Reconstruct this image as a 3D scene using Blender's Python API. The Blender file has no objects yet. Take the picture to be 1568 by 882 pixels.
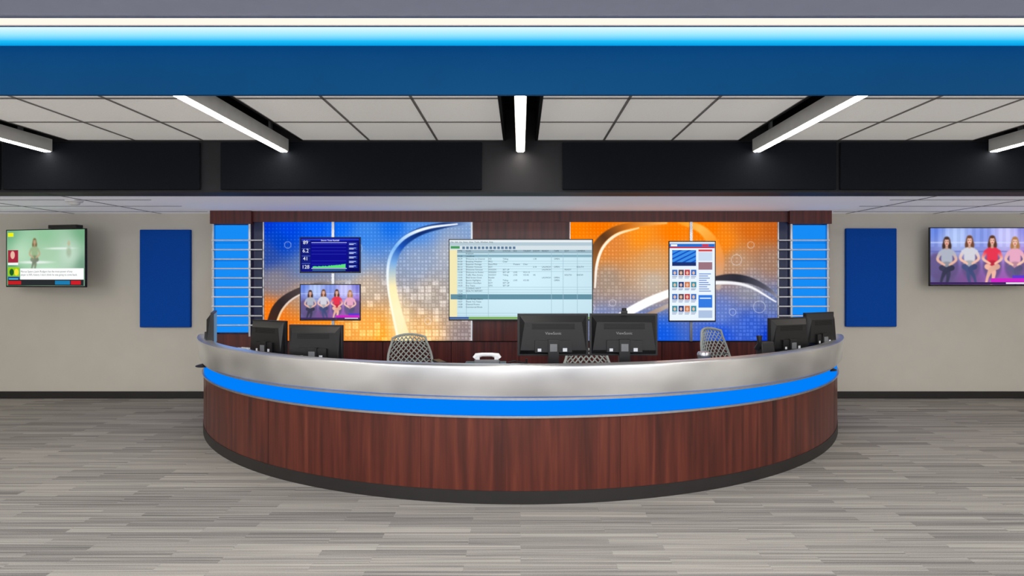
import bpy, math, random
import numpy as np
from mathutils import Vector, Matrix
random.seed(4); rng=np.random.RandomState(7)
sc=bpy.context.scene
sc.view_settings.view_transform='Standard'
sc.view_settings.look='None'

def lin1(c):
    c=c/255.0
    return c/12.92 if c<=0.04045 else ((c+0.055)/1.055)**2.4
def S(r,g,b): return (lin1(r),lin1(g),lin1(b),1.0)

# ------------------------------------------------------------ materials
def newmat(name):
    m=bpy.data.materials.new(name); m.use_nodes=True
    nt=m.node_tree; b=nt.nodes['Principled BSDF']
    return m,nt,b
def mat(name,col,rough=0.5,metal=0.0,em=None,es=0.0,noise=0.06,nscale=8.0,bump=0.0,spec=None):
    m,nt,b=newmat(name)
    b.inputs['Roughness'].default_value=rough
    b.inputs['Metallic'].default_value=metal
    if spec is not None: b.inputs['Specular IOR Level'].default_value=spec
    tc=nt.nodes.new('ShaderNodeTexCoord'); n=nt.nodes.new('ShaderNodeTexNoise')
    n.inputs['Scale'].default_value=nscale; n.inputs['Detail'].default_value=4
    nt.links.new(tc.outputs['Object'],n.inputs['Vector'])
    r=nt.nodes.new('ShaderNodeValToRGB')
    r.color_ramp.elements[0].position=.3; r.color_ramp.elements[1].position=.7
    r.color_ramp.elements[0].color=tuple(c*(1-noise) for c in col[:3])+(1,)
    r.color_ramp.elements[1].color=tuple(min(1,c*(1+noise)) for c in col[:3])+(1,)
    nt.links.new(n.outputs['Fac'],r.inputs['Fac']); nt.links.new(r.outputs['Color'],b.inputs['Base Color'])
    if bump>0:
        bp=nt.nodes.new('ShaderNodeBump'); bp.inputs['Strength'].default_value=bump; bp.inputs['Distance'].default_value=.01
        nt.links.new(n.outputs['Fac'],bp.inputs['Height']); nt.links.new(bp.outputs['Normal'],b.inputs['Normal'])
    if em is not None:
        b.inputs['Emission Color'].default_value=em; b.inputs['Emission Strength'].default_value=es
    return m
def emis(name,col,s):
    m=bpy.data.materials.new(name); m.use_nodes=True; nt=m.node_tree
    nt.nodes.clear(); o=nt.nodes.new('ShaderNodeOutputMaterial'); e=nt.nodes.new('ShaderNodeEmission')
    e.inputs['Color'].default_value=col; e.inputs['Strength'].default_value=s
    nt.links.new(e.outputs[0],o.inputs['Surface']); return m

def stretched(name,stops,scale,rough,det=6,nsc=1.0,dist=0.6,extra=None,coat=0.0):
    m,nt,b=newmat(name); b.inputs['Roughness'].default_value=rough
    b.inputs['Coat Weight'].default_value=coat
    tc=nt.nodes.new('ShaderNodeTexCoord'); mp=nt.nodes.new('ShaderNodeMapping')
    mp.inputs['Scale'].default_value=scale
    n=nt.nodes.new('ShaderNodeTexNoise'); n.inputs['Scale'].default_value=nsc; n.inputs['Detail'].default_value=det
    n.inputs['Distortion'].default_value=dist
    nt.links.new(tc.outputs['Object'],mp.inputs['Vector']); nt.links.new(mp.outputs[0],n.inputs['Vector'])
    r=nt.nodes.new('ShaderNodeValToRGB'); cr=r.color_ramp
    while len(cr.elements)<len(stops): cr.elements.new(.5)
    for e,(p,c) in zip(cr.elements,stops): e.position=p; e.color=c
    nt.links.new(n.outputs['Fac'],r.inputs['Fac']); nt.links.new(r.outputs['Color'],b.inputs['Base Color'])
    return m
M={}
M['wood']=stretched('mahogany_laminate',[(.25,S(58,20,14)),(.45,S(84,33,22)),(.58,S(100,42,28)),(.78,S(122,58,40))],(16,16,.8),.38,det=5,dist=.4,coat=.04)
M['wood_d']=stretched('mahogany_dark',[(.3,S(60,22,20)),(.5,S(90,36,32)),(.72,S(112,48,40))],(20,20,.8),.35,dist=.3)
M['wall']=mat('painted_wall_greige',S(212,207,195),.85,noise=.02,nscale=3)
M['wallw']=mat('painted_wall_light',S(210,208,204),.85,noise=.02,nscale=3)
M['base']=mat('rubber_base_black',S(38,35,34),.5)
M['black']=mat('black_plastic',S(20,20,22),.38)
M['blackfab']=mat('black_acoustic_fabric',S(20,23,29),.95,noise=.15,nscale=60,spec=.1)
M['beamblk']=mat('black_paint',S(31,31,36),.6,spec=.3)
M['slot']=mat('slot_black',S(16,16,18),.8,spec=.2)
M['reveal']=mat('reveal_dark_blue_glass',S(24,40,84),.2)
M['bluefascia']=mat('blue_fascia_paint',S(0,80,134),.6,noise=.03,nscale=2,spec=.12)
M['bluefab']=mat('blue_acoustic_fabric',S(14,78,178),.95,noise=.12,nscale=90,spec=.1)
M['white']=mat('white_plastic',S(235,235,235),.5)
M['housing']=mat('fixture_housing_white',S(215,215,213),.5)
M['tile']=mat('ceiling_tile_fissured_glow',S(236,234,229),.95,noise=.08,nscale=70,bump=.2,em=(1,.98,.95,1),es=.17)  # even emission stands in for light bounced up onto the tiles
M['tbar']=mat('ceiling_grid_grey',S(128,126,124),.6)
M['soffit']=mat('soffit_white_paint_glow',S(240,240,246),.8,noise=.02,em=(.85,.87,1,1),es=.16)  # soft lavender emission replaces bounced light under the soffit
M['upper']=mat('upper_ceiling_grey',S(178,184,210),.8,noise=.02)
M['alu']=mat('brushed_aluminium',S(200,202,206),.32,1.0,noise=.06,nscale=20)
M['grey']=mat('grey_plastic',S(120,122,125),.5)
M['chairmesh']=mat('chair_mesh_grey',S(182,190,184),.6)
M['chairframe']=mat('chair_frame_grey',S(80,84,84),.45)
M['led']=emis('led_strip_warm_white',S(255,246,232),30.0)
M['covewhite']=emis('cove_lens_white',S(255,236,222),1.15)
M['ledblue']=emis('led_band_blue',S(0,128,250),1.0)
M['colblue']=emis('glass_backlit_blue',S(22,140,246),1.0)
M['colblue2']=emis('glass_backlit_blue_dim',S(6,110,214),1.0)
M['txtw']=emis('text_white',S(240,245,255),1.0)
M['txtd']=emis('text_dark',S(40,56,70),1.0)
M['txtl']=mat('logo_grey',S(150,150,150),.5)
M['paper']=mat('paper',S(225,228,232),.8)
M['fillpane']=emis('fill_window_glow',(.95,.97,1.0,1),3.6)  # glow of the fill windows added behind the camera

def steel():
    m,nt,b=newmat('stainless_steel_rail'); b.inputs['Metallic'].default_value=.85
    b.inputs['Roughness'].default_value=.3
    tc=nt.nodes.new('ShaderNodeTexCoord')
    mp=nt.nodes.new('ShaderNodeMapping'); mp.inputs['Scale'].default_value=(1.3,1.3,2)
    n=nt.nodes.new('ShaderNodeTexNoise'); n.inputs['Scale'].default_value=1.2; n.inputs['Detail'].default_value=1.5
    nt.links.new(tc.outputs['Object'],mp.inputs[0]); nt.links.new(mp.outputs[0],n.inputs['Vector'])
    r=nt.nodes.new('ShaderNodeValToRGB'); r.color_ramp.elements[0].position=.3; r.color_ramp.elements[1].position=.6
    r.color_ramp.elements[0].color=S(196,196,198); r.color_ramp.elements[1].color=S(244,244,244)
    nt.links.new(n.outputs['Fac'],r.inputs[0]); nt.links.new(r.outputs[0],b.inputs['Base Color'])
    return m
M['steel']=steel()

def carpet():
    m,nt,b=newmat('plank_carpet'); b.inputs['Roughness'].default_value=.95
    b.inputs['Specular IOR Level'].default_value=.1
    L=nt.links.new; N=nt.nodes.new
    tc=N('ShaderNodeTexCoord')
    br=N('ShaderNodeTexBrick'); br.offset=.37; br.offset_frequency=2
    br.inputs['Scale'].default_value=1.0; br.inputs['Brick Width'].default_value=.9; br.inputs['Row Height'].default_value=.085
    br.inputs['Mortar Size'].default_value=.001; br.inputs['Bias'].default_value=0.0
    br.inputs['Color1'].default_value=(0,0,0,1); br.inputs['Color2'].default_value=(1,1,1,1); br.inputs['Mortar'].default_value=(.3,.3,.3,1)
    L(tc.outputs['Object'],br.inputs['Vector'])
    def ns(scale,det,off):
        mp=N('ShaderNodeMapping'); mp.inputs['Scale'].default_value=scale; mp.inputs['Location'].default_value=off
        sh=N('ShaderNodeVectorMath'); sh.operation='MULTIPLY_ADD'
        sh.inputs[1].default_value=(5,3,0)
        L(br.outputs['Color'],sh.inputs[0]); L(tc.outputs['Object'],sh.inputs[2])
        L(sh.outputs[0],mp.inputs[0])
        n=N('ShaderNodeTexNoise'); n.inputs['Scale'].default_value=1; n.inputs['Detail'].default_value=det
        L(mp.outputs[0],n.inputs['Vector']); return n
    a=ns((.35,40,1),2,(0,0,0)); c=ns((1.2,110,1),2,(3,1,0)); g=N('ShaderNodeTexNoise'); g.inputs['Scale'].default_value=160
    L(tc.outputs['Object'],g.inputs['Vector'])
    def mth(op,x,y):
        k=N('ShaderNodeMath'); k.operation=op
        for i,v in enumerate((x,y)):
            if isinstance(v,(int,float)): k.inputs[i].default_value=v
            else: L(v,k.inputs[i])
        return k.outputs[0]
    v=mth('ADD',mth('MULTIPLY',a.outputs['Fac'],.7),mth('MULTIPLY',c.outputs['Fac'],.45))
    v=mth('ADD',v,mth('MULTIPLY',br.outputs['Color'],.15))
    v=mth('ADD',v,mth('MULTIPLY',g.outputs['Fac'],.25))
    r=N('ShaderNodeValToRGB'); cr=r.color_ramp
    cr.elements[0].position=.54; cr.elements[0].color=S(108,105,102)
    cr.elements[1].position=.96; cr.elements[1].color=S(182,177,168)
    e=cr.elements.new(.70); e.color=S(138,134,129)
    e=cr.elements.new(.82); e.color=S(162,157,150)
    L(v,r.inputs['Fac']); L(r.outputs['Color'],b.inputs['Base Color'])
    return m
M['carpet']=carpet()

def vcol():
    m=bpy.data.materials.new('backlit_print'); m.use_nodes=True; nt=m.node_tree; nt.nodes.clear()
    o=nt.nodes.new('ShaderNodeOutputMaterial'); e=nt.nodes.new('ShaderNodeEmission'); a=nt.nodes.new('ShaderNodeAttribute')
    a.attribute_name='Col'; nt.links.new(a.outputs['Color'],e.inputs['Color']); e.inputs['Strength'].default_value=1.08
    nt.links.new(e.outputs[0],o.inputs['Surface'])
    try: m.cycles.emission_sampling='NONE'
    except Exception: pass
    return m
M['print']=vcol()

# ------------------------------------------------------------ mesh builder
class MB:
    def __init__(s): s.v=[]; s.f=[]; s.m=[]; s.mats=[]
    def mi(s,m):
        mm=M[m]
        if mm not in s.mats: s.mats.append(mm)
        return s.mats.index(mm)
    def add(s,vs,fs,m):
        o=len(s.v); s.v+= [tuple(v) for v in vs]; k=s.mi(m)
        for f in fs: s.f.append([o+i for i in f]); s.m.append(k)
    def box(s,x0,x1,y0,y1,z0,z1,m):
        s.hexa([(x0,y0,z0),(x1,y0,z0),(x1,y1,z0),(x0,y1,z0),(x0,y0,z1),(x1,y0,z1),(x1,y1,z1),(x0,y1,z1)],m)
    def hexa(s,v,m):
        s.add(v,[(0,3,2,1),(4,5,6,7),(0,1,5,4),(1,2,6,5),(2,3,7,6),(3,0,4,7)],m)
    def cyl(s,p0,p1,r0,m,r1=None,n=16):
        r1=r0 if r1 is None else r1
        p0=Vector(p0);p1=Vector(p1);d=(p1-p0).normalized()
        a=d.orthogonal().normalized(); b=d.cross(a)
        vs=[];
        for p,r in((p0,r0),(p1,r1)):
            for i in range(n):
                t=2*math.pi*i/n; vs.append(p+a*math.cos(t)*r+b*math.sin(t)*r)
        fs=[(i,(i+1)%n,n+(i+1)%n,n+i) for i in range(n)]
        fs+=[tuple(range(n))[::-1],tuple(range(n,2*n))]
        s.add(vs,fs,m)
    def tube(s,pts,r,m,n=8,closed=False):
        pts=[Vector(p) for p in pts]; N=len(pts); vs=[]
        up=None
        for i,p in enumerate(pts):
            if closed: d=(pts[(i+1)%N]-pts[i-1]).normalized()
            else: d=(pts[min(i+1,N-1)]-pts[max(i-1,0)]).normalized()
            if up is None: up=d.orthogonal().normalized()
            up=(up-d*up.dot(d)).normalized(); b=d.cross(up)
            rr=r[i] if isinstance(r,(list,tuple)) else r
            for k in range(n):
                t=2*math.pi*k/n; vs.append(p+up*math.cos(t)*rr+b*math.sin(t)*rr)
        fs=[]
        for i in range(N if closed else N-1):
            j=(i+1)%N
            for k in range(n):
                fs.append((i*n+k,i*n+(k+1)%n,j*n+(k+1)%n,j*n+k))
        if not closed: fs+=[tuple(range(n))[::-1],tuple(range((N-1)*n,N*n))]
        s.add(vs,fs,m)
    def lathe(s,c,prof,m,n=32):
        vs=[];fs=[]
        for (r,z) in prof:
            for i in range(n):
                t=2*math.pi*i/n; vs.append((c[0]+r*math.cos(t),c[1]+r*math.sin(t),c[2]+z))
        for j in range(len(prof)-1):
            for i in range(n): fs.append((j*n+i,j*n+(i+1)%n,(j+1)*n+(i+1)%n,(j+1)*n+i))
        fs.append(tuple(range(n))[::-1]); fs.append(tuple(range((len(prof)-1)*n,len(prof)*n)))
        s.add(vs,fs,m)
    def sweep(s,prof,a0,a1,n,m,D,closed=True):
        k=len(prof); vs=[];fs=[]
        for i in range(n+1):
            t=a0+(a1-a0)*i/n
            for (r,z) in prof: vs.append((r*math.sin(t),D-r*math.cos(t),z))
        for i in range(n):
            for j in range(k):
                jj=(j+1)%k; fs.append((i*k+j,(i+1)*k+j,(i+1)*k+jj,i*k+jj))
        fs.append(tuple(range(k))); fs.append(tuple(range(n*k,n*k+k))[::-1])
        s.add(vs,fs,m)
    def obj(s,name,parent=None,bevel=0,smooth=False,loc=None,rz=None):
        me=bpy.data.meshes.new(name); me.from_pydata(s.v,[],s.f)
        for mm in s.mats: me.materials.append(mm)
        me.polygons.foreach_set('material_index',s.m)
        me.update()
        import bmesh
        bm=bmesh.new(); bm.from_mesh(me); bmesh.ops.recalc_face_normals(bm,faces=bm.faces); bm.to_mesh(me); bm.free()
        o=bpy.data.objects.new(name,me); sc.collection.objects.link(o)
        if parent: o.parent=parent
        if loc is not None: o.location=loc
        if rz is not None: o.rotation_euler=(0,0,rz)
        if bevel:
            b=o.modifiers.new('bevel','BEVEL'); b.width=bevel; b.segments=2; b.limit_method='ANGLE'
        if smooth:
            me.polygons.foreach_set('use_smooth',[True]*len(me.polygons))
            try:
                me.set_sharp_from_angle(angle=math.radians(35))
            except Exception: pass
        return o
def root(name,loc=(0,0,0),rz=0):
    e=bpy.data.objects.new(name,None); e.empty_display_size=.1; sc.collection.objects.link(e)
    e.location=loc; e.rotation_euler=(0,0,rz); return e
def text(name,body,size,loc,m,parent,align='LEFT',rz=0,sp=1.0):
    c=bpy.data.curves.new(name,'FONT'); c.body=body; c.size=size; c.align_x=align; c.space_line=sp
    c.materials.append(M[m]); o=bpy.data.objects.new(name,c); sc.collection.objects.link(o)
    o.location=loc; o.rotation_euler=(math.pi/2,0,rz); o.parent=parent; return o
def raster(name,w,h,nx,ny,func,parent,loc):
    u=np.linspace(0,1,nx+1); v=np.linspace(0,1,ny+1)
    U,V=np.meshgrid(u,v)
    co=np.stack([(U-.5)*w,np.zeros_like(U),(.5-V)*h],-1).reshape(-1,3)
    i=np.arange(nx);j=np.arange(ny); I,J=np.meshgrid(i,j); a=(J*(nx+1)+I).ravel()
    F=np.stack([a,a+nx+1,a+nx+2,a+1],-1)
    me=bpy.data.meshes.new(name); me.from_pydata(co.tolist(),[],F.tolist())
    C=func(U,V)
    C=np.clip(C,0,255)/255.0
    Lc=np.where(C<=.04045,C/12.92,((C+.055)/1.055)**2.4).reshape(-1,3)
    col=np.ones((Lc.shape[0],4),dtype=np.float32); col[:,:3]=Lc
    at=me.color_attributes.new('Col','FLOAT_COLOR','POINT'); at.data.foreach_set('color',col.ravel())
    me.materials.append(M['print']); me.update()
    o=bpy.data.objects.new(name,me); sc.collection.objects.link(o); o.parent=parent; o.location=loc
    return o

# ------------------------------------------------------------ image helpers
def idw(X,Y,pts,p=3.0):
    num=np.zeros(X.shape+(3,)); den=np.zeros(X.shape)
    for (x,y,c) in pts:
        w=1/((X-x)**2+(Y-y)**2+120)**(p/2); den+=w; num+=w[...,None]*np.array(c,float)
    return num/den[...,None]
def smooth(pts,n=12):
    P=[np.array(p,float) for p in pts]; P=[2*P[0]-P[1]]+P+[2*P[-1]-P[-2]]; out=[]
    for i in range(1,len(P)-2):
        for k in range(n):
            t=k/n; a,b,c,d=P[i-1],P[i],P[i+1],P[i+2]
            out.append(.5*((2*b)+(-a+c)*t+(2*a-5*b+4*c-d)*t*t+(-a+3*b-3*c+d)*t**3))
    out.append(P[-2]); return np.array(out)
def stroke(C,X,Y,pts,cols,soft=1.0):
    P=smooth(pts); best=np.full(X.shape,1e9); tt=np.zeros(X.shape); ww=np.ones(X.shape)
    n=len(P)-1
    for i in range(n):
        a=P[i,:2];b=P[i+1,:2];d=b-a;l=(d**2).sum()+1e-9
        t=np.clip(((X-a[0])*d[0]+(Y-a[1])*d[1])/l,0,1)
        q=np.hypot(X-a[0]-t*d[0],Y-a[1]-t*d[1]); k=q<best
        best=np.where(k,q,best); tt=np.where(k,(i+t)/n,tt); ww=np.where(k,P[i,2]*(1-t)+P[i+1,2]*t,ww)
    al=np.clip((ww/2-best)/soft+.5,0,1)
    cs=np.array(cols,float); idx=tt*(len(cs)-1); i0=np.clip(idx.astype(int),0,len(cs)-2) if len(cs)>1 else np.zeros(X.shape,int)
    fr=(idx-i0)[...,None] if len(cs)>1 else 0
    cc=cs[i0]*(1-fr)+cs[np.minimum(i0+1,len(cs)-1)]*fr
    return C*(1-al[...,None])+cc*al[...,None]
def rect(C,X,Y,x0,y0,x1,y1,c,a=1.0):
    k=((X>=x0)&(X<x1)&(Y>=y0)&(Y<y1))[...,None]*a
    return C*(1-k)+np.array(c,float)*k
def ell(C,X,Y,cx,cy,rx,ry,c,soft=.15,a=1.0):
    d=np.sqrt(((X-cx)/rx)**2+((Y-cy)/ry)**2); k=np.clip((1-d)/soft,0,1)[...,None]*a
    return C*(1-k)+np.array(c,float)*k
def blur(C,n=1):
    for _ in range(n):
        P=np.pad(C,((1,1),(1,1),(0,0)),mode='edge')
        C=(P[1:-1,1:-1]*4+P[:-2,1:-1]*2+P[2:,1:-1]*2+P[1:-1,:-2]*2+P[1:-1,2:]*2+P[:-2,:-2]+P[2:,2:]+P[:-2,2:]+P[2:,:-2])/16
    return C
def hsh(ix,iy): 
    v=np.sin(ix*127.1+iy*311.7)*43758.5453; return v-np.floor(v)
def sat(C,s,g=1.0):
    l=C.mean(-1,keepdims=True); return (l+(C-l)*s)*g

def grid_overlay(C,X,Y,cell,amt,reg):
    ix=np.floor(X/cell);iy=np.floor(Y/cell); fx=X/cell-ix;fy=Y/cell-iy
    sz=.25+.6*hsh(ix,iy)*reg
    sq=((np.abs(fx-.5)<sz/2)&(np.abs(fy-.5)<sz/2))
    ln=((fx<.14)|(fy<.14))
    C=C+(sq*amt)[...,None]*np.array([1,1,1.0])
    C=C-(ln*8)[...,None]
    return C
def ring(C,X,Y,cx,cy,r,c,w=.8,a=.7):
    d=np.abs(np.hypot(X-cx,Y-cy)-r); k=(np.clip(w-d,0,1)*a)[...,None]
    return C*(1-k)+np.array(c,float)*k
def mural_left(U,V):
    X=404+U*320; Y=340+V*182
    C=idw(X,Y,[(404,340,(0,60,205)),(440,352,(0,75,225)),(480,345,(10,90,235)),(520,345,(20,110,240)),(560,360,(70,140,230)),(410,390,(50,80,160)),(430,370,(10,70,190)),
      (470,410,(110,135,180)),(540,400,(140,170,215)),(420,430,(140,135,145)),(470,450,(190,160,135)),(560,440,(200,180,160)),
      (410,480,(255,130,30)),(430,515,(255,120,10)),(470,512,(255,140,25)),(500,500,(255,150,40)),(560,500,(255,180,90)),(590,515,(255,170,60)),
      (600,345,(30,115,230)),(640,352,(90,150,230)),(720,345,(140,168,210)),(690,390,(180,184,196)),(640,400,(155,170,198)),
      (660,450,(180,168,158)),(715,450,(170,162,160)),(650,510,(240,190,130)),(715,515,(150,135,135))])
    C=sat(C,1.12,.95)
    reg=np.clip((X-500)/120,0.1,1)*np.clip((Y-350)/80,.1,1)
    C=grid_overlay(C,X,Y,5.6,26,reg*1.0)
    big=hsh(np.floor(X/11.2)+3,np.floor(Y/11.2)); fx=(X/11.2)%1; fy=(Y/11.2)%1
    k=((big>.72)&(fx>.15)&(fy>.15)&(Y>430)&(X>500))
    C=C+(k*30)[...,None]
    C=stroke(C,X,Y,[(414,500,16),(424,472,15),(445,452,11),(480,437,6),(530,430,2)],[(70,40,25),(48,38,40),(80,70,70),(190,180,175)],1.5)
    C=stroke(C,X,Y,[(421,500,3),(432,474,3),(452,455,2.5),(490,440,1)],[(255,200,120),(220,200,190),(230,225,220)],1)
    C=stroke(C,X,Y,[(724,341,3),(680,345,9),(640,356,12),(612,376,14),(600,402,15),(600,440,14),(608,480,16),(620,524,20)],
             [(150,180,225),(30,60,120),(15,45,110),(25,80,180),(120,170,225),(255,235,180),(255,240,190),(255,225,150)],2)
    C=stroke(C,X,Y,[(700,343,2),(655,349,4),(622,362,5),(602,383,5),(594,408,4),(594,440,3),(600,475,3),(610,522,4)],
             [(240,245,255),(235,245,255),(120,180,240),(230,240,250),(255,250,230),(255,255,240)],1.5)
    for (x,y,r) in [(478,408,6),(545,380,9),(625,462,7),(655,492,5),(440,375,5)]: C=ring(C,X,Y,x,y,r,(240,240,245))
    C=ell(C,X,Y,612,500,26,60,(255,240,200),1.0,.7)
    C=rect(C,X,Y,721,340,724,522,(215,220,225))
    return C
def mural_right(U,V):
    X=872+U*319; Y=340+V*182
    C=idw(X,Y,[(875,345,(255,130,5)),(920,345,(245,120,5)),(890,380,(255,140,25)),(940,375,(225,140,70)),(980,360,(255,150,35)),
      (1030,355,(255,130,10)),(1080,350,(255,125,0)),(1110,370,(250,140,30)),(1150,350,(215,110,30)),(1185,350,(195,100,35)),
      (1000,400,(220,165,110)),(1060,400,(240,170,100)),(930,430,(170,150,135)),(890,450,(150,138,138)),(1000,430,(200,185,170)),
      (1130,400,(185,150,125)),(1180,400,(165,130,110)),(1150,440,(150,150,162)),(1185,460,(115,128,170)),(920,490,(130,145,190)),
      (960,515,(90,130,215)),(1010,515,(25,95,225)),(1100,480,(110,135,205)),(1100,515,(30,85,220)),(1150,500,(60,100,205)),(1185,518,(10,55,195))])
    C=sat(C,1.1,.95)
    reg=np.clip(np.abs(X-1040)/110,.1,1)*np.clip((Y-350)/80,.1,1)
    C=grid_overlay(C,X,Y,5.6,20,reg)
    C=stroke(C,X,Y,[(902,440,14),(905,405,14),(915,375,13),(938,354,11),(972,344,8),(1020,341,4)],[(120,90,70),(150,95,50),(90,55,30),(200,110,30),(255,180,90)],2)
    C=stroke(C,X,Y,[(911,440,3),(914,405,4),(924,378,4),(945,359,4),(978,349,2)],[(235,225,215),(255,245,230),(255,235,200),(255,210,140)],1.2)
    C=stroke(C,X,Y,[(1040,340,5),(1072,350,12),(1092,372,16),(1102,400,14),(1100,440,8)],[(255,150,30),(255,180,80),(255,150,40),(225,150,90),(190,170,160)],3)
    C=stroke(C,X,Y,[(1085,432,14),(1120,426,13),(1150,430,10),(1178,444,6),(1191,456,3)],[(60,55,62),(45,45,55),(80,80,95),(150,150,165)],2)
    C=stroke(C,X,Y,[(925,498,4),(958,480,12),(1000,459,13),(1050,441,10),(1100,433,6),(1145,438,4),(1188,462,2)],[(240,240,245),(255,255,255),(255,252,245),(235,235,240),(245,245,250)],2)
    C=stroke(C,X,Y,[(945,506,3),(985,486,7),(1030,465,6)],[(120,95,80),(150,120,100),(190,180,175)],2)
    for (x,y,r) in [(905,472,6),(938,464,5),(1128,398,8),(1163,470,9),(1122,478,5),(1150,375,5)]: C=ring(C,X,Y,x,y,r,(240,240,245))
    return C

def person(C,X,Y,cx,top,h,hair,skin,shirt,legs,side=1):
    sk2=tuple(.85*c for c in skin); sh2=tuple(.8*c for c in shirt)
    C=ell(C,X,Y,cx,top+.13*h,.085*h,.13*h,hair,.3)
    C=ell(C,X,Y,cx-.05*h,top+.21*h,.05*h,.10*h,hair,.3); C=ell(C,X,Y,cx+.05*h,top+.21*h,.05*h,.10*h,hair,.3)
    C=ell(C,X,Y,cx,top+.34*h,.155*h,.10*h,shirt,.2)
    C=ell(C,X,Y,cx,top+.46*h,.125*h,.20*h,shirt,.2)
    C=ell(C,X,Y,cx,top+.60*h,.145*h,.10*h,sh2,.3)
    C=stroke(C,X,Y,[(cx-.13*h,top+.34*h,.07*h),(cx-.18*h,top+.48*h,.055*h),(cx-.05*h,top+.58*h,.045*h)],[shirt,skin,skin],1)
    C=stroke(C,X,Y,[(cx+.13*h,top+.34*h,.07*h),(cx+.18*h,top+.48*h,.055*h),(cx+.06*h,top+.58*h,.045*h)],[shirt,skin,skin],1)
    C=rect(C,X,Y,cx-.025*h,top+.18*h,cx+.025*h,top+.27*h,sk2)
    C=ell(C,X,Y,cx,top+.125*h,.055*h,.085*h,skin,.3)
    C=ell(C,X,Y,cx,top+.05*h,.06*h,.035*h,hair,.4)
    C=stroke(C,X,Y,[(cx-.10*h,top+.64*h,.11*h),(cx+.02*h*side,top+.72*h,.10*h),(cx+.02*h*side,top+.86*h,.065*h),(cx-.02*h*side,top+1.0*h,.045*h)],[legs,legs],1)
    C=stroke(C,X,Y,[(cx+.10*h,top+.64*h,.11*h),(cx-.02*h*side,top+.70*h,.10*h),(cx-.09*h*side,top+.84*h,.06*h),(cx-.12*h*side,top+.96*h,.045*h)],[tuple(.9*c for c in legs),legs],1)
    for sx in(-.022,.022): C=ell(C,X,Y,cx+sx*h,top+.115*h,.009*h,.009*h,(60,40,35))
    C=ell(C,X,Y,cx,top+.165*h,.02*h,.009*h,(180,60,70))
    return C
def tv_people(U,V):
    X=U*160;Y=V*90
    C=idw(X,Y,[(0,0,(90,120,210)),(40,15,(170,190,235)),(80,10,(120,140,215)),(120,12,(190,190,240)),(160,0,(110,110,200)),(0,60,(120,120,190)),
        (160,60,(190,120,200)),(60,85,(120,80,140)),(110,88,(150,90,170)),(20,88,(90,80,120))])
    st=((X//6)%2==0)&(Y<30); C=C+(st*14)[...,None]
    C=rect(C,X,Y,0,22,160,24,(210,220,250),.6); C=rect(C,X,Y,0,36,160,38,(80,90,170),.5)
    for x in (10,30,64,98,132,152): C=ell(C,X,Y,x,60,17,24,(95,80,125),.25,.8)
    C=person(C,X,Y,26,12,80,(70,50,45),(225,175,155),(170,175,190),(60,60,85))
    C=person(C,X,Y,62,10,80,(110,70,50),(235,185,165),(205,205,215),(70,80,125),-1)
    C=person(C,X,Y,98,10,80,(90,55,40),(235,185,165),(225,55,80),(235,180,160))
    C=person(C,X,Y,134,12,80,(170,120,75),(235,190,170),(225,165,190),(95,90,130),-1)
    C=blur(C,2)
    C=rect(C,X,Y,96,80,160,86,(200,40,190)); C=rect(C,X,Y,130,75,160,80,(90,60,200)); C=rect(C,X,Y,0,86,160,90,(60,40,90))
    C=rect(C,X,Y,120,86.5,156,88.5,(240,240,250))
    return C
def tv_sport(U,V):
    X=U*160;Y=V*90
    C=idw(X,Y,[(0,0,(110,170,130)),(80,5,(140,190,150)),(160,0,(110,165,125)),(30,40,(180,215,185)),(80,40,(165,200,168)),(130,40,(190,215,195)),(80,70,(180,220,190)),(10,70,(90,150,110)),(158,60,(110,150,125))])
    C=ell(C,X,Y,60,52,46,3,(225,235,228),.6); C=ell(C,X,Y,110,30,40,2,(225,235,228),.6)
    C=person(C,X,Y,58,12,56,(120,105,70),(190,165,130),(150,175,135),(130,140,120))
    C=blur(C,3)
    C=ell(C,X,Y,128,22,4,6,(185,180,150),.6);C=ell(C,X,Y,128,36,7,11,(165,185,160),.6)
    C=rect(C,X,Y,2,4,14,10,(230,235,20)); C=rect(C,X,Y,2,32,24,52,(160,40,60)); C=ell(C,X,Y,12,40,5,7,(225,180,160)); C=rect(C,X,Y,2,53,24,56,(240,240,240))
    C=rect(C,X,Y,2,60,26,74,(150,200,30)); C=ell(C,X,Y,10,68,5,6,(30,90,40));C=ell(C,X,Y,20,68,5,6,(240,220,60))
    C=rect(C,X,Y,28,62,158,80,(246,248,246)); C=rect(C,X,Y,2,76,27,84,(30,60,130)); C=rect(C,X,Y,4,78,24,82,(90,200,240))
    C=rect(C,X,Y,2,80,158,90,(40,44,46)); C=rect(C,X,Y,100,81.5,130,88,(30,120,170)); C=rect(C,X,Y,132,81.5,152,88,(200,30,40))
    C=rect(C,X,Y,2,82,30,88,(190,30,35))
    return C
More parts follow.
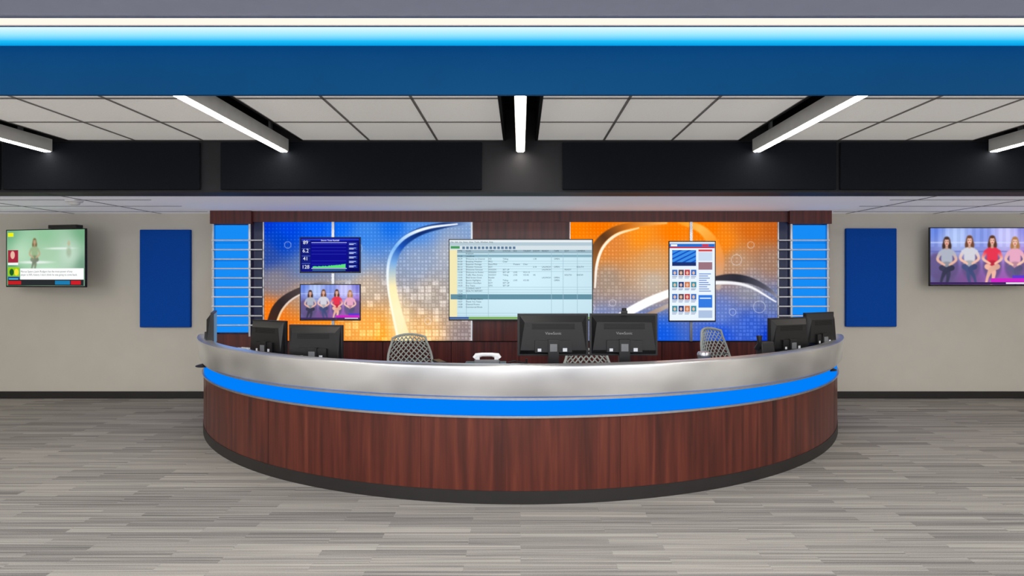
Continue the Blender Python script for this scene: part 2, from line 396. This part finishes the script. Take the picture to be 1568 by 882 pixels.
def scr_dash(U,V):
    X=U*160;Y=V*90
    C=idw(X,Y,[(0,0,(12,16,110)),(80,45,(20,24,150)),(160,90,(8,10,90))])
    C=rect(C,X,Y,2,2,158,6,(40,60,200)); 
    for y in (8,28,48,68): C=rect(C,X,Y,3,y,26,y+18,(20,30,120)); C=rect(C,X,Y,3,y,26,y+.8,(120,150,240))
    C=rect(C,X,Y,28,9,126,86,(14,14,140)); 
    for y in range(16,84,9): C=rect(C,X,Y,30,y,124,y+.5,(60,70,200))
    C=rect(C,X,Y,29,12,125,13,(200,210,255))
    k=(X>32)&(X<122)&(Y>79-1.6*np.exp((X-32)/55)-2*hsh(np.floor(X/2),0*X))&(Y<80)
    C=np.where(k[...,None],np.array([90,220,120.]),C)
    C=rect(C,X,Y,29,81,125,82,(230,235,255))
    for y in range(12,84,12): C=rect(C,X,Y,130,y,154,y+8,(30,50,150)); C=rect(C,X,Y,132,y+2,150,y+3.5,(170,190,245)); C=rect(C,X,Y,132,y+5,144,y+6,(230,235,250))
    C=rect(C,X,Y,32,84,122,88,(70,160,120),.6)
    return C
def scr_table(U,V):
    X=U*221;Y=V*125
    C=np.zeros(X.shape+(3,))+np.array([190,220,231.])
    C=C+((1-np.hypot((X-110)/150,(Y-60)/90))*16)[...,None]
    C=rect(C,X,Y,0,0,221,4,(225,232,236)); C=rect(C,X,Y,0,4,221,9,(176,196,206)); C=rect(C,X,Y,0,9,221,16,(208,220,226)); C=rect(C,X,Y,2,10,16,14,(70,150,90))
    for i in range(14): C=rect(C,X,Y,20+i*6,10.5,24+i*6,14.5,(90,120,150))
    C=rect(C,X,Y,0,16,12,125,(236,226,178)); C=rect(C,X,Y,12,16,221,21,(150,176,190))
    for i in range(25):
        y=21+i*4.1; C=rect(C,X,Y,12,y,221,y+.35,(165,195,208))
    C=rect(C,X,Y,2,86,221,94,(96,140,158)); 
    C=rect(C,X,Y,12,23,221,27,(130,168,184))
    for x in (26,60,82,96,112,126,142,158,176,198): C=rect(C,X,Y,x,16,x+.35,122,(155,185,200))
    C=rect(C,X,Y,0,121.5,221,125,(120,170,80)); C=rect(C,X,Y,0,121.5,30,125,(60,90,150))
    return C
def scr_web(U,V):
    X=U*72;Y=V*124
    C=np.zeros(X.shape+(3,))+np.array([228,238,252.])
    C=rect(C,X,Y,0,0,72,3,(210,220,230)); C=rect(C,X,Y,0,3,72,8,(40,110,200)); C=rect(C,X,Y,2,4,12,7,(240,245,255)); C=rect(C,X,Y,52,4,62,7,(220,50,50))
    C=rect(C,X,Y,0,8,72,10,(190,40,50)); C=rect(C,X,Y,4,13,42,36,(60,140,225))
    k=(X>4)&(X<42)&(Y>13)&(Y<36)&(((X*.5+Y)%7)<2.5); C=np.where(k[...,None],np.array([20,80,190.]),C)
    C=rect(C,X,Y,4,32,42,38,(30,50,110)); C=rect(C,X,Y,46,12,68,15,(210,60,60)); C=rect(C,X,Y,46,16,68,30,(200,215,235)); C=rect(C,X,Y,46,32,68,44,(120,60,70),.7)
    pal=[(60,110,190),(200,120,80),(90,70,80),(60,140,160),(180,60,70),(40,60,120)]
    for r in range(4):
        for c in range(4):
            x=4+c*10;y=44+r*19
            C=rect(C,X,Y,x,y,x+8.5,y+9,pal[(r*3+c*2)%6]); C=ell(C,X,Y,x+4.2,y+5,2.2,3,(225,185,160))
            C=rect(C,X,Y,x,y+10.5,x+8,y+11.4,(70,90,130)); C=rect(C,X,Y,x,y+12.5,x+6.5,y+13.4,(120,140,170))
    for i in range(9): C=rect(C,X,Y,47,50+i*3.4,66-(i*5)%8,51.2+i*3.4,(80,120,190))
    C=rect(C,X,Y,46,84,68,104,(50,120,220)); C=rect(C,X,Y,48,88,66,90,(220,235,255)); C=rect(C,X,Y,46,108,68,120,(170,190,220))
    return C

# ------------------------------------------------------------ ROOM
X0,X1,Y0,YB=-9.0,9.0,-4.0,8.226
ZT=3.126; ZS=2.587; YBEAM=6.14; YF=4.08; ZU=3.304
b=MB(); b.box(X0,X1,Y0,YB+.2,-.1,0,'carpet'); b.obj('floor')
b=MB(); b.box(X0,X1,YB,YB+.2,0,3.6,'wall'); b.obj('wall_back')
b=MB(); b.box(X0-.2,X0,Y0,YB+.2,0,3.6,'wall'); b.obj('wall_left')
b=MB(); b.box(X1,X1+.2,Y0,YB+.2,0,3.6,'wall'); b.obj('wall_right')
b=MB(); WZ0,WZ1=.75,2.75; fill_wins=[(-8,-5.2),(-4.6,-1.6),(-1.0,2.0),(2.6,5.2),(5.8,8.2)]  # window openings added behind the camera to light the back wall
b.box(X0,X1,Y0-.2,Y0,0,WZ0,'wallw'); b.box(X0,X1,Y0-.2,Y0,WZ1,3.6,'wallw')
xs=[X0]+[v for w_ in fill_wins for v in w_]+[X1]
for i in range(0,len(xs),2): b.box(xs[i],xs[i+1],Y0-.2,Y0,WZ0,WZ1,'wallw')
b.obj('wall_front')
for i,(a,c) in enumerate(fill_wins):
    r=root('fill_window_%d'%(i+1))
    b=MB()
    for q in((a,a+.05,WZ0,WZ1),(c-.05,c,WZ0,WZ1),(a,c,WZ0,WZ0+.05),(a,c,WZ1-.05,WZ1),((a+c)/2-.025,(a+c)/2+.025,WZ0,WZ1)): b.box(q[0],q[1],Y0-.12,Y0-.04,q[2],q[3],'alu')
    b.obj('frame',r)
    b=MB(); b.box(a+.05,c-.05,Y0-.10,Y0-.09,WZ0+.05,WZ1-.05,'fillpane'); b.obj('glowing_fill_pane',r)
b=MB(); b.box(X0,-4.16,YB-.015,YB,0,.10,'base'); b.obj('baseboard_left',bevel=.004)
b=MB(); b.box(4.17,X1,YB-.015,YB,0,.10,'base'); b.obj('baseboard_right',bevel=.004)
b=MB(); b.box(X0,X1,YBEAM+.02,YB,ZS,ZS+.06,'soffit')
for sx0,sx1 in((X0,-4.25),(4.25,X1)):
    for yy in (6.75,7.36,7.97): b.box(sx0,sx1,yy,yy+.02,ZS-.004,ZS,'tbar')
    xx=sx0+.3
    while xx<sx1: b.box(xx,xx+.02,YBEAM+.05,YB,ZS-.004,ZS,'tbar'); xx+=1.22
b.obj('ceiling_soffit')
b=MB(); b.box(X0,X1,Y0,YB+.2,3.6,3.7,'slot'); b.obj('ceiling_slab')
b=MB(); slots=[-7.35,-4.9,-2.45,0,2.45,4.9,7.35]; SW=.16
edges=[X0]+sum([[s-SW,s+SW] for s in slots],[])+[X1]
rows=[YBEAM-.72*k for k in range(0,3)]+[YF+.03]
for i in range(0,len(edges),2):
    a,c=edges[i],edges[i+1]; n=3 if (c-a)>1.8 else max(1,round((c-a)/.71)); w=(c-a)/n
    for k in range(n):
        for j in range(3):
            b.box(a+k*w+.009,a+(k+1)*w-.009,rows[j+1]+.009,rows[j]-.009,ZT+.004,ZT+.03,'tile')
    b.box(a,c,rows[3],YBEAM,ZT+.012,ZT+.06,'tbar')
    for k in range(n+1):
        xx=min(max(a+k*w,a+.011),c-.011); b.box(xx-.011,xx+.011,rows[3],YBEAM,ZT-.002,ZT+.012,'tbar')
    for j in range(0,3): b.box(a,c,max(rows[j]-.011,rows[3]),min(rows[j]+.011,YBEAM),ZT-.002,ZT+.012,'tbar')
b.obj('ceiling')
for s in slots:
    b=MB(); b.box(s-SW-.02,s-SW+.004,YF+.03,YBEAM,ZT-.004,3.5,'slot'); b.box(s+SW-.004,s+SW+.02,YF+.03,YBEAM,ZT-.004,3.5,'slot')
    b.box(s-SW-.02,s+SW+.02,YF+.03,YBEAM,3.45,3.5,'slot'); b.obj('ceiling_slot_trim')
    r=root('linear_pendant_light',(s,0,0))
    b=MB(); b.box(-.045,.045,YF+.035,YBEAM-.045,3.000,ZT+.0,'housing'); b.box(-.05,.05,YF+.033,YF+.036,2.998,ZT,'housing')
    b.box(-.012,.012,YF+.3,YF+.34,ZT,3.45,'grey'); b.box(-.012,.012,YBEAM-.4,YBEAM-.36,ZT,3.45,'grey')
    b.obj('housing',r)
    b=MB(); b.box(-.030,.030,YF+.04,YBEAM-.05,2.992,2.999,'led'); b.obj('led_lens',r)
b=MB(); b.box(X0,X1,YBEAM,YBEAM+.3,ZS-.004,3.5,'beamblk'); b.obj('ceiling_beam')
for (a,c) in [(-8.9,-5.42),(-5.38,-3.336),(-3.118,-.402),(.437,3.285),(3.325,6.2),(6.24,8.9)]:
    b=MB(); b.box(a,c,YBEAM-.038,YBEAM-.003,ZS+.02,3.10,'blackfab'); b.obj('acoustic_baffle_panel',bevel=.008)
b=MB(); b.box(X0,X1,YF,YF+.03,2.965,ZU+.02,'bluefascia'); b.obj('blue_fascia_beam')
cm=bpy.data.materials.new('cove_glow_gradient_cyan'); cm.use_nodes=True; nt=cm.node_tree; nt.nodes.clear()  # cyan light fall-off in the cove, painted as an emission gradient
o=nt.nodes.new('ShaderNodeOutputMaterial'); e=nt.nodes.new('ShaderNodeEmission'); tc=nt.nodes.new('ShaderNodeTexCoord'); sp=nt.nodes.new('ShaderNodeSeparateXYZ')
mr=nt.nodes.new('ShaderNodeMapRange'); mr.inputs['From Min'].default_value=3.74; mr.inputs['From Max'].default_value=YF
rp=nt.nodes.new('ShaderNodeValToRGB'); cr=rp.color_ramp
for p,c in [(.45,S(150,228,252)),(.75,S(30,188,245))]: q=cr.elements.new(p); q.color=c
cr.elements[0].color=S(235,250,255); cr.elements[-1].color=S(0,150,222)
nt.links.new(tc.outputs['Object'],sp.inputs[0]); nt.links.new(sp.outputs['Y'],mr.inputs['Value']); nt.links.new(mr.outputs[0],rp.inputs[0])
nt.links.new(rp.outputs[0],e.inputs[0]); nt.links.new(e.outputs[0],o.inputs[0]); e.inputs[1].default_value=1.05
M['covecyan']=cm
r=root('cove_light')
b=MB(); b.box(X0,X1,3.745,YF,ZU,ZU+.02,'covecyan'); b.obj('cyan_glow_gradient',r)
b=MB(); b.box(X0,X1,3.615,3.725,ZU-.006,ZU+.02,'covewhite'); b.obj('white_lens',r)
b=MB(); b.box(X0,X1,3.725,3.745,ZU-.012,ZU+.02,'alu'); b.box(X0,X1,3.597,3.615,ZU-.012,ZU+.02,'alu'); b.obj('trim_rails',r)
b=MB(); b.box(X0,X1,Y0,3.60,ZU,ZU+.06,'upper'); b.obj('ceiling_upper')

# ------------------------------------------------------------ FEATURE WALL
FW=7.90; fw=root('feature_wall')
b=MB()
b.box(-4.134,4.143,FW,YB-.001,2.437,ZS-.001,'wood_d')
b.box(-4.15,-3.60,FW-.05,FW,2.41,ZS-.001,'wood_d'); b.box(3.60,4.16,FW-.05,FW,2.41,ZS-.001,'wood_d')
b.box(-3.45,3.46,FW,YB-.001,0,.84,'wood_d')
b.box(-4.134,-3.59,FW-.02,YB-.001,0,.93,'wood_d'); b.box(3.60,4.143,FW-.02,YB-.001,0,.93,'wood_d')
b.box(-.641,.658,FW-.03,YB-.02,.84,2.437,'wood_d')
b.box(-4.134,4.143,FW+.06,YB-.001,.84,2.44,'wood_d')
b.box(-4.134,-4.115,FW-.02,FW+.06,.93,2.41,'wood_d'); b.box(4.124,4.143,FW-.02,FW+.06,.93,2.41,'wood_d')
b.obj('wood_frame',fw,bevel=.003)
b=MB()
for x in (-2.75,-1.85,-.93,-.02,.93,1.9,2.8): b.box(x-.004,x+.004,FW-.004,FW+.001,.1,.835,'slot')
b.box(-3.45,3.46,FW-.006,FW,.0,.1,'base'); b.box(-3.45,3.46,FW-.006,FW,.828,.842,'slot')
b.box(-3.59,-3.45,FW+.02,FW+.06,.84,2.437,'reveal'); b.box(3.46,3.60,FW+.02,FW+.06,.84,2.437,'reveal')
b.obj('reveals',fw)
b=MB()
for x in(-2.51,2.285): b.box(x-.018,x+.018,FW-.035,FW+.02,.84,2.437,'alu')
for x in(-3.45,-.645,.662,3.46): b.box(x-.008,x+.008,FW-.012,FW+.04,.84,2.437,'alu')
b.obj('mullions',fw)
wm=root('backlit_wall_mural')
raster('left_print',2.805,1.597,400,228,mural_left,wm,(-2.045,FW+.01,1.639))
raster('right_print',2.80,1.597,400,228,mural_right,wm,(2.06,FW+.01,1.639))
for sg in(-1,1):
    r=root('backlit_glass_column',(3.868*sg,FW,0))
    b=MB(); n=6; dz=(2.40-.95)/n
    for i in range(n): b.box(-.235,.235,-.0,.03,.95+i*dz+.006,.95+(i+1)*dz-.006,'colblue')
    b.box(-.235,.235,.0305,.04,.95,2.40,'colblue2')
    b.obj('glass_panes',r)
    b=MB()
    for x in(-.245,.245): b.box(x-.014,x+.014,-.045,.02,.90,2.41,'alu')
    b.obj('posts',r,bevel=.003)
    b=MB()
    for i in range(10):
        z=1.055+i*.126; b.cyl((-.25-(.17 if sg>0 else 0),-.06,z),(.25+(.17 if sg<0 else 0),-.06,z),.009,'white',n=10)
        for x in(-.245,.245): b.cyl((x,-.065,z),(x,-.04,z),.013,'alu',n=10)
    b.obj('rods',r)

def television(w,h,cx,y,cz,func,nx=220,rz=0,name='television',thick=.06,bez=.012,wall=None):
    r=root(name,(cx,y,cz),rz)
    b=MB()
    b.box(-w/2,w/2,.006,thick*.5,-h/2,h/2,'black')
    b.hexa([(-w*.46,thick*.5,-h*.44),(w*.46,thick*.5,-h*.44),(w*.36,thick,-h*.34),(-w*.36,thick,-h*.34),
            (-w*.46,thick*.5,h*.44),(w*.46,thick*.5,h*.44),(w*.36,thick,h*.34),(-w*.36,thick,h*.34)],'black')
    b.box(-w/2,w/2,0,.008,h/2-bez,h/2,'black'); b.box(-w/2,w/2,0,.008,-h/2,-h/2+bez*1.6,'black')
    b.box(-w/2,-w/2+bez,0,.008,-h/2,h/2,'black'); b.box(w/2-bez,w/2,0,.008,-h/2,h/2,'black')
    b.obj('cabinet',r,bevel=.003)
    raster('screen',w-2*bez,h-2.6*bez,nx,int(nx*h/w),func,r,(0,.004,bez*.3))
    if wall:
        b=MB(); b.box(-.15,.15,thick,thick+.02,-.15,.15,'black'); b.cyl((0,thick,0),(0,wall,0),.03,'black')
        b.obj('wall_bracket',r)
    return r
SY=7.80
t=television(1.916,1.084,.004,SY,1.661,scr_table,330,wall=.08)
cols=[(-.84,'TIME\n\n10:30\n04:29\n04:30\n05:00\n05:12\n05:30\n13:30\n13:32\n13:45\n14:00\n14:12\n14:20\n\n1X2A\n1X24\n1X25\n1X26\n1X27\n1X28\n1X30'),
(-.73,'SLUG\nPreshow\nHeadlines\nWelcome to Channel\nBreaking Weather\nReporter Package\nWeather Forecast\nWelcome Forecast\nWelcome to Rodeo\nTraffic Main Artery\nWall Street Close\nSports Highlights\nKickers Goodbye\nFire Tease\nCOMING NEXT\nHEALTH REPORT\n\n\nNew Bridge Opens\nThank You Tease\nChannel Promo\nCommercial Break'),
(-.43,'FORM\n\n\nVO\nPKG\nRem/PKG\nSOT\nWXGFX\nWXGFX\nVO/SOT\nReader\nVO\nSOT\nGFX'),
(-.24,'STATUS\n\n\nTitling\nClear\n\n\nSET UP\nSET UP\nTitling\n\nTitling\nSET UP\nSET UP'),
(-.10,'SEG\n\n\n\n\nPresent\n\n\nLIVE\nLIVE\n\nLIVE'),(.03,'TALENT\n\n\n\n\nClear\n\n\nVO1:15\nVO:45\n\nVO:30'),(.16,'SHOW\n\n\n1:30\n\n\n2:10\n\n\n:45'),
(.28,'READY\n\n\n\n\n\nLAUNCH\nLAUNCH\n\n\nLAUNCH'),(.44,'TAPE\n\n\nOPEN\n\n\nOPEN\n\n\n\nOPEN\nOPEN'),(.58,'EDIT\n\n\n\n\n\n\nREADY\n\nSOUTH'),(.74,'CAMERA\n\n\n\n\n\nSOUTH\n\n\nSHOW')]
for i,(x,tx) in enumerate(cols): text('table_text_%d'%i,tx,.029,(x,.001,.375),'txtd',t,sp=1.225)
text('menu_text','File  Edit  Go  Story  View  Tools  Window  Help',.028,(-.93,.001,.492),'txtd',t)
t=television(.806,.477,-2.527,SY,1.99,scr_dash,240,wall=.08)
for z,s in((.145,'89'),(.035,'6.2'),(-.07,'41'),(-.18,'128')): text('number',s,.068,(-.325,.001,z),'txtw',t,'CENTER')
text('title','Storm Total Rainfall',.03,(0,.001,.185),'txtw',t,'CENTER')
television(.806,.486,-2.527,SY,1.362,tv_people,240,wall=.08)
television(.624,1.075,2.28,SY,1.640,scr_web,170,wall=.08)
t=television(1.29,.775,-6.335,7.83,1.950,tv_sport,260,rz=-.20,wall=.32)
text('caption','Marcus Spears: Justin Rodgers has the most power of any\nplayer in NFL history. I don\'t think he was going to come back.',.036,(-.40,.001,-.19),'txtd',t,sp=1.2)
b=MB(); b.box(.05,.50,.0,.10,.392,.44,'black'); b.box(.12,.42,.01,.09,.38,.395,'grey'); b.obj('media_box',t,bevel=.004)
television(1.40,.80,6.27,8.0,1.975,tv_people,300,wall=.20)
for (a,c,z0,z1) in[(-5.30,-4.597,.997,2.358),(4.533,5.237,1.005,2.376)]:
    b=MB(); b.box(a,c,YB-.05,YB,z0,z1,'bluefab'); b.obj('acoustic_wall_panel',bevel=.01)
b=MB(); b.lathe((-5.18,6.82,ZS-.055),[(.03,0),(.055,.008),(.06,.03),(.085,.035),(.09,.055)],'white'); b.obj('smoke_detector',smooth=True)

# ------------------------------------------------------------ DESK
D=8.365; A=math.radians(66)
dk=root('curved_reception_desk')
b=MB(); b.sweep([(3.97,.098),(3.97,.645),(3.90,.645),(3.90,.098)],-A,A,160,'wood',D); b.obj('wood_front',dk,smooth=True)
b=MB(); b.sweep([(3.975,0),(3.975,.098),(3.90,.098),(3.90,0)],-A,A,160,'base',D); b.obj('toe_kick',dk,smooth=True)
b=MB(); b.sweep([(3.985,.645),(3.985,.662),(3.90,.662),(3.90,.645)],-A,A,160,'alu',D)
b.sweep([(3.985,.779),(3.985,.80),(3.90,.80),(3.90,.779)],-A,A,160,'alu',D); b.obj('trim_strips',dk,smooth=True)
b=MB(); b.sweep([(3.966,.662),(3.966,.779),(3.90,.779),(3.90,.662)],-A,A,160,'ledblue',D); b.obj('led_band',dk,smooth=True)
b=MB(); b.sweep([(3.995,.80),(4.012,.812),(4.036,1.02),(4.032,1.038),(4.018,1.046),(3.93,1.046),(3.915,1.035),(3.91,.80)],-A,A,160,'steel',D); b.obj('steel_rail',dk,smooth=True)
b=MB(); b.sweep([(3.90,.72),(3.90,.75),(3.15,.75),(3.15,.72)],-A,A,120,'grey',D); b.obj('worktop',dk)
b=MB()
for k in range(-3,4):
    t=k*A*.985/3; rr=[]
    for (r,dt) in((3.2,-.006),(3.9,-.006),(3.9,.006),(3.2,.006)): rr.append((r*math.sin(t+dt),D-r*math.cos(t+dt)))
    b.hexa([(x,y,0) for x,y in rr]+[(x,y,.72) for x,y in rr],'wood_d')
b.obj('support_panels',dk)
b=MB()
for k in (-55,-33,-11,11,33,55):
    t=math.radians(k)
    rr=[((r)*math.sin(t+dt),D-r*math.cos(t+dt)) for (r,dt) in((3.969,-.0003),(3.9708,-.0003),(3.9708,.0003),(3.969,.0003))]
    b.hexa([(x,y,.1) for x,y in rr]+[(x,y,.643) for x,y in rr],'slot')
b.obj('panel_seams',dk)

def monitor(th,R,w,h,ztop,rz=None,xy=None,name='computer_monitor',logo=True):
    x,y=(R*math.sin(th),D-R*math.cos(th)) if xy is None else xy
    r=root(name,(x,y,.75),th if rz is None else rz); zc=ztop-.75-h/2
    b=MB()
    b.box(-w/2,w/2,-.03,0,zc-h/2,zc+h/2,'black')
    b.hexa([(-w*.46,-.07,zc-h*.36),(w*.46,-.07,zc-h*.36),(w*.47,-.03,zc-h*.46),(-w*.47,-.03,zc-h*.46),
            (-w*.40,-.07,zc+h*.30),(w*.40,-.07,zc+h*.30),(w*.47,-.03,zc+h*.46),(-w*.47,-.03,zc+h*.46)],'black')
    b.box(-w*.26,w*.26,-.09,-.07,zc-h*.40,zc-h*.12,'black')
    for i in range(7): b.box(-w*.3,w*.3,-.071,-.069,zc+h*(.14+.02*i),zc+h*(.147+.02*i),'slot')
    b.obj('shell',r,bevel=.006)
    b=MB(); b.box(-w*.47,w*.47,0,.001,zc-h*.45,zc+h*.45,'ledscreen'); b.obj('screen',r)
    b=MB(); b.box(-.045,.045,-.10,-.03,.02,zc-h*.10,'black')
    b.box(-.03,.03,-.104,-.099,zc-h*.38,zc-h*.2,'grey')
    b.lathe((0,-.06,0),[(.13,0),(.13,.008),(.10,.018),(.05,.022)],'black'); b.obj('stand',r,bevel=.004)
    if logo: text('badge','ViewSonic',.032,(0,-.0715,zc+.005),'txtl',r,'CENTER')
    b=MB(); b.box(w*.13,w*.19,-.092,-.0905,zc-h*.38,zc-h*.30,'paper'); b.box(-w*.22,-w*.17,-.092,-.0905,zc-h*.38,zc-h*.31,'paper'); b.obj('labels',r)
    return r
M['ledscreen']=emis('monitor_screen_on',S(120,160,200),.6)
monitor(0,0,.592,.35,1.393,rz=0.02,xy=(.27,4.93))
cm_=monitor(0,0,.565,.35,1.393,rz=-.03,xy=(.862,4.94))
b=MB(); b.box(-.02,.03,-.05,-.01,.643,.67,'black'); b.cyl((.005,-.03,.67),(.005,-.03,.69),.02,'black'); b.obj('webcam',cm_,bevel=.003)
monitor(math.radians(-30),3.62,.50,.325,1.275,rz=math.radians(-8),logo=False)
monitor(math.radians(-41.5),3.62,.46,.33,1.285,rz=math.radians(-28),logo=False)
monitor(0,0,.50,.36,1.33,rz=math.radians(-66),xy=(-3.27,6.30),logo=False)
monitor(0,0,.48,.34,1.300,rz=math.radians(22),xy=(2.62,5.80),logo=False)
monitor(0,0,.44,.35,1.335,rz=math.radians(27),xy=(3.07,6.08),logo=False)

# ------------------------------------------------------------ CHAIRS
def chair(x,y,rz,top):
    r=root('office_chair',(x,y,0),rz); dz=top-1.03
    def bp(u,v):
        hw=.20+.07*math.sin(math.pi*min(1,v*1.05)**.9)
        return Vector((u*hw,-.20-.17*v+.06*u*u-.03*math.sin(math.pi*v),.50+.53*v+dz- .035*u*u*v))
    n=16; vs=[];ids={}
    b=MB()
    for i in range(n+1):
        for j in range(n+1):
            ids[i,j]=len(vs); vs.append(bp(-1+2*i/n,j/n))
    fs=[(ids[i-1,j],ids[i,j-1],ids[i+1,j],ids[i,j+1]) for i in range(1,n) for j in range(1,n) if (i+j)%2]
    b.add(vs,fs,'chairmesh'); o=b.obj('back_mesh',r)
    w=o.modifiers.new('w','WIREFRAME'); w.thickness=.015; w.use_replace=True
    b=MB(); out=[bp(-1,j/8) for j in range(9)]+[bp(-1+2*i/8,1) for i in range(1,9)]+[bp(1,1-j/8) for j in range(1,9)]+[bp(1-2*i/8,0) for i in range(1,8)]
    b.tube(out,.014,'chairmesh',closed=True)
    b.tube([bp(0,.0)+Vector((0,-.02,0)),bp(0,.45)+Vector((0,-.06,0)),bp(0,.5)+Vector((0,-.02,0))],.015,'chairframe')
    b.tube([bp(-.9,.45),bp(-.4,.4)+Vector((0,-.05,0)),bp(.4,.4)+Vector((0,-.05,0)),bp(.9,.45)],.012,'chairframe')
    b.obj('back_frame',r,smooth=True)
    b=MB(); sv=[];k=12
    for i in range(k+1):
        for j in range(k+1):
            u=-1+2*i/k;v=j/k
            sv.append((u*(.25-.02*abs(v-.5)),-.22+.46*v,.455+dz+.02*u*u-.05*max(0,v-.7)**1.5*6*.5))
    fs=[(i*(k+1)+j,(i+1)*(k+1)+j,(i+1)*(k+1)+j+1,i*(k+1)+j+1) for i in range(k) for j in range(k)]
    b.add(sv,fs,'chairframe'); o=b.obj('seat',r,smooth=True); m=o.modifiers.new('s','SOLIDIFY'); m.thickness=.03
    b=MB()
    b.cyl((0,0,.10),(0,0,.30),.03,'chairframe'); b.cyl((0,0,.30),(0,0,.43+dz),.018,'alu'); b.box(-.1,.1,-.15,.1,.39+dz,.43+dz,'chairframe')
    b.tube([(0,-.12,.42+dz),(0,-.24,.44+dz),bp(0,0)+Vector((0,-.02,0))],.02,'chairframe')
    for a in range(5):
        t=a*2*math.pi/5+.3; c,s=math.cos(t),math.sin(t)
        b.tube([(0,0,.13),(.16*c,.16*s,.115),(.30*c,.30*s,.075)],[.03,.022,.016],'chairframe')
        b.cyl((.30*c-.02*s,.30*s+.02*c,.03),(.30*c+.02*s,.30*s-.02*c,.03),.03,'black',n=14)
    for sx in(-1,1):
        b.tube([(sx*.12,-.05,.41+dz),(sx*.27,-.08,.43+dz),(sx*.29,-.10,.55+dz),(sx*.29,-.09,.68)],.016,'chairframe')
        b.box(sx*.29-.045,sx*.29+.045,-.16,.12,.68,.705,'black')
    b.obj('base_and_arms',r,bevel=.004)
    return r
chair(-1.22,6.85,math.radians(180+25),1.0)
chair(2.42,6.60,math.radians(-140),1.10)
chair(.68,5.72,math.radians(180),.95)

# ------------------------------------------------------------ desk items
b=MB(); 
for z in(.75,.825,.90,.975): b.box(-.46,-.12,4.70,4.98,z,z+.012,'black')
for x in(-.46,-.13):
    for y in(4.70,4.97): b.box(x,x+.01,y,y+.01,.75,.98,'black')
b.box(-.44,-.14,4.72,4.96,.762,.80,'paper'); b.box(-.44,-.14,4.72,4.96,.837,.87,'paper'); b.box(-.44,-.15,4.72,4.95,.912,.935,'paper')
b.obj('letter_tray',bevel=.002)
r=root('desk_phone',(-.27,4.80,.987))
b=MB(); b.hexa([(-.1,-.09,0),(.1,-.09,0),(.1,.09,0),(-.1,.09,0),(-.1,-.09,.05),(.1,-.09,.05),(.1,.09,.02),(-.1,.09,.02)],'grey')
b.obj('base',r,bevel=.005)
b=MB(); b.tube([(-.10,-.05,.055),(-.085,-.05,.075),(-.04,-.05,.085),(.04,-.05,.085),(.085,-.05,.075),(.10,-.05,.055)],[.020,.023,.016,.016,.023,.020],'white',n=12); b.box(-.09,-.06,-.07,-.03,.035,.07,'white'); b.box(.06,.09,-.07,-.03,.035,.07,'white'); b.obj('handset',r,smooth=True)
b=MB(); b.box(-.08,.08,4.80,4.98,.75,.97,'black'); b.box(-.07,.07,4.795,4.80,.90,.96,'alu'); b.cyl((.05,4.9,.97),(.05,4.9,1.02),.008,'black'); b.tube([(-.08,4.85,.96),(-.10,4.83,1.0),(-.05,4.83,1.01),(.0,4.84,1.0),(.06,4.86,.985)],.006,'black'); b.obj('radio_scanner',bevel=.004)
b=MB(); b.lathe((1.60,5.13,.75),[(.052,0),(.055,.01),(.055,.25),(.058,.255),(.058,.275),(.05,.295),(.02,.30)],'alu'); b.obj('steel_canister',smooth=True)
r=root('document_box',(-2.84,6.06,.75),-.5)
b=MB(); b.box(-.10,.10,-.07,.07,0,.012,'grey'); b.box(-.10,-.09,-.07,.07,.012,.17,'grey'); b.box(.09,.10,-.07,.07,.012,.17,'grey'); b.box(-.09,.09,-.07,-.06,.012,.14,'grey'); b.box(-.09,.09,.06,.07,.012,.20,'grey')
b.obj('tray',r)
b=MB()
for i in range(7): b.box(-.085,.085,-.05+i*.014,-.045+i*.014,.012,.20+.01*(i%3),'paper')
b.obj('papers',r)
r=root('desk_telephone',(2.24,5.36,.75),.3)
b=MB(); b.hexa([(-.08,-.08,0),(.08,-.08,0),(.08,.08,0),(-.08,.08,0),(-.07,-.02,.36),(.07,-.02,.36),(.07,.03,.36),(-.07,.03,.36)],'black'); b.obj('body',r,bevel=.01)
b=MB(); b.tube([(-.10,.0,.30),(-.105,-.04,.35),(-.10,-.03,.42)],[.025,.018,.025],'black',n=12); b.obj('handset',r,smooth=True)

# ------------------------------------------------------------ unseen fill light panels added over the front half of the room
for i,(x,y) in enumerate([(-5.5,-1.5),(0,-1.5),(5.5,-1.5),(-5.5,1.6),(0,1.6),(5.5,1.6)]):
    r=root('fill_light_panel',(x,y,ZU-.03))
    b=MB()
    for a in((-1.25,-1.2,-.65,.65),(1.2,1.25,-.65,.65),(-1.2,1.2,-.65,-.6),(-1.2,1.2,.6,.65)): b.box(a[0],a[1],a[2],a[3],-.01,.03,'white')
    b.obj('frame',r)
    l=bpy.data.lights.new('fill_area_light','AREA'); l.shape='RECTANGLE'; l.size=2.4; l.size_y=1.2; l.energy=95; l.color=(1,.98,.95)
    o=bpy.data.objects.new('fill_area_light',l); sc.collection.objects.link(o); o.parent=r; o.location=(0,0,0)
w=bpy.data.worlds.new('w'); sc.world=w; w.use_nodes=True
w.node_tree.nodes['Background'].inputs[0].default_value=(.6,.62,.66,1); w.node_tree.nodes['Background'].inputs[1].default_value=.3

# ------------------------------------------------------------ camera
c=bpy.data.cameras.new('camera'); c.sensor_width=36; c.lens=900/1568*36; c.clip_start=.05
c.shift_x=-13/1568; c.shift_y=-17/1568
o=bpy.data.objects.new('camera',c); sc.collection.objects.link(o); o.location=(0,0,1.7); o.rotation_euler=(math.pi/2,0,0); sc.camera=o
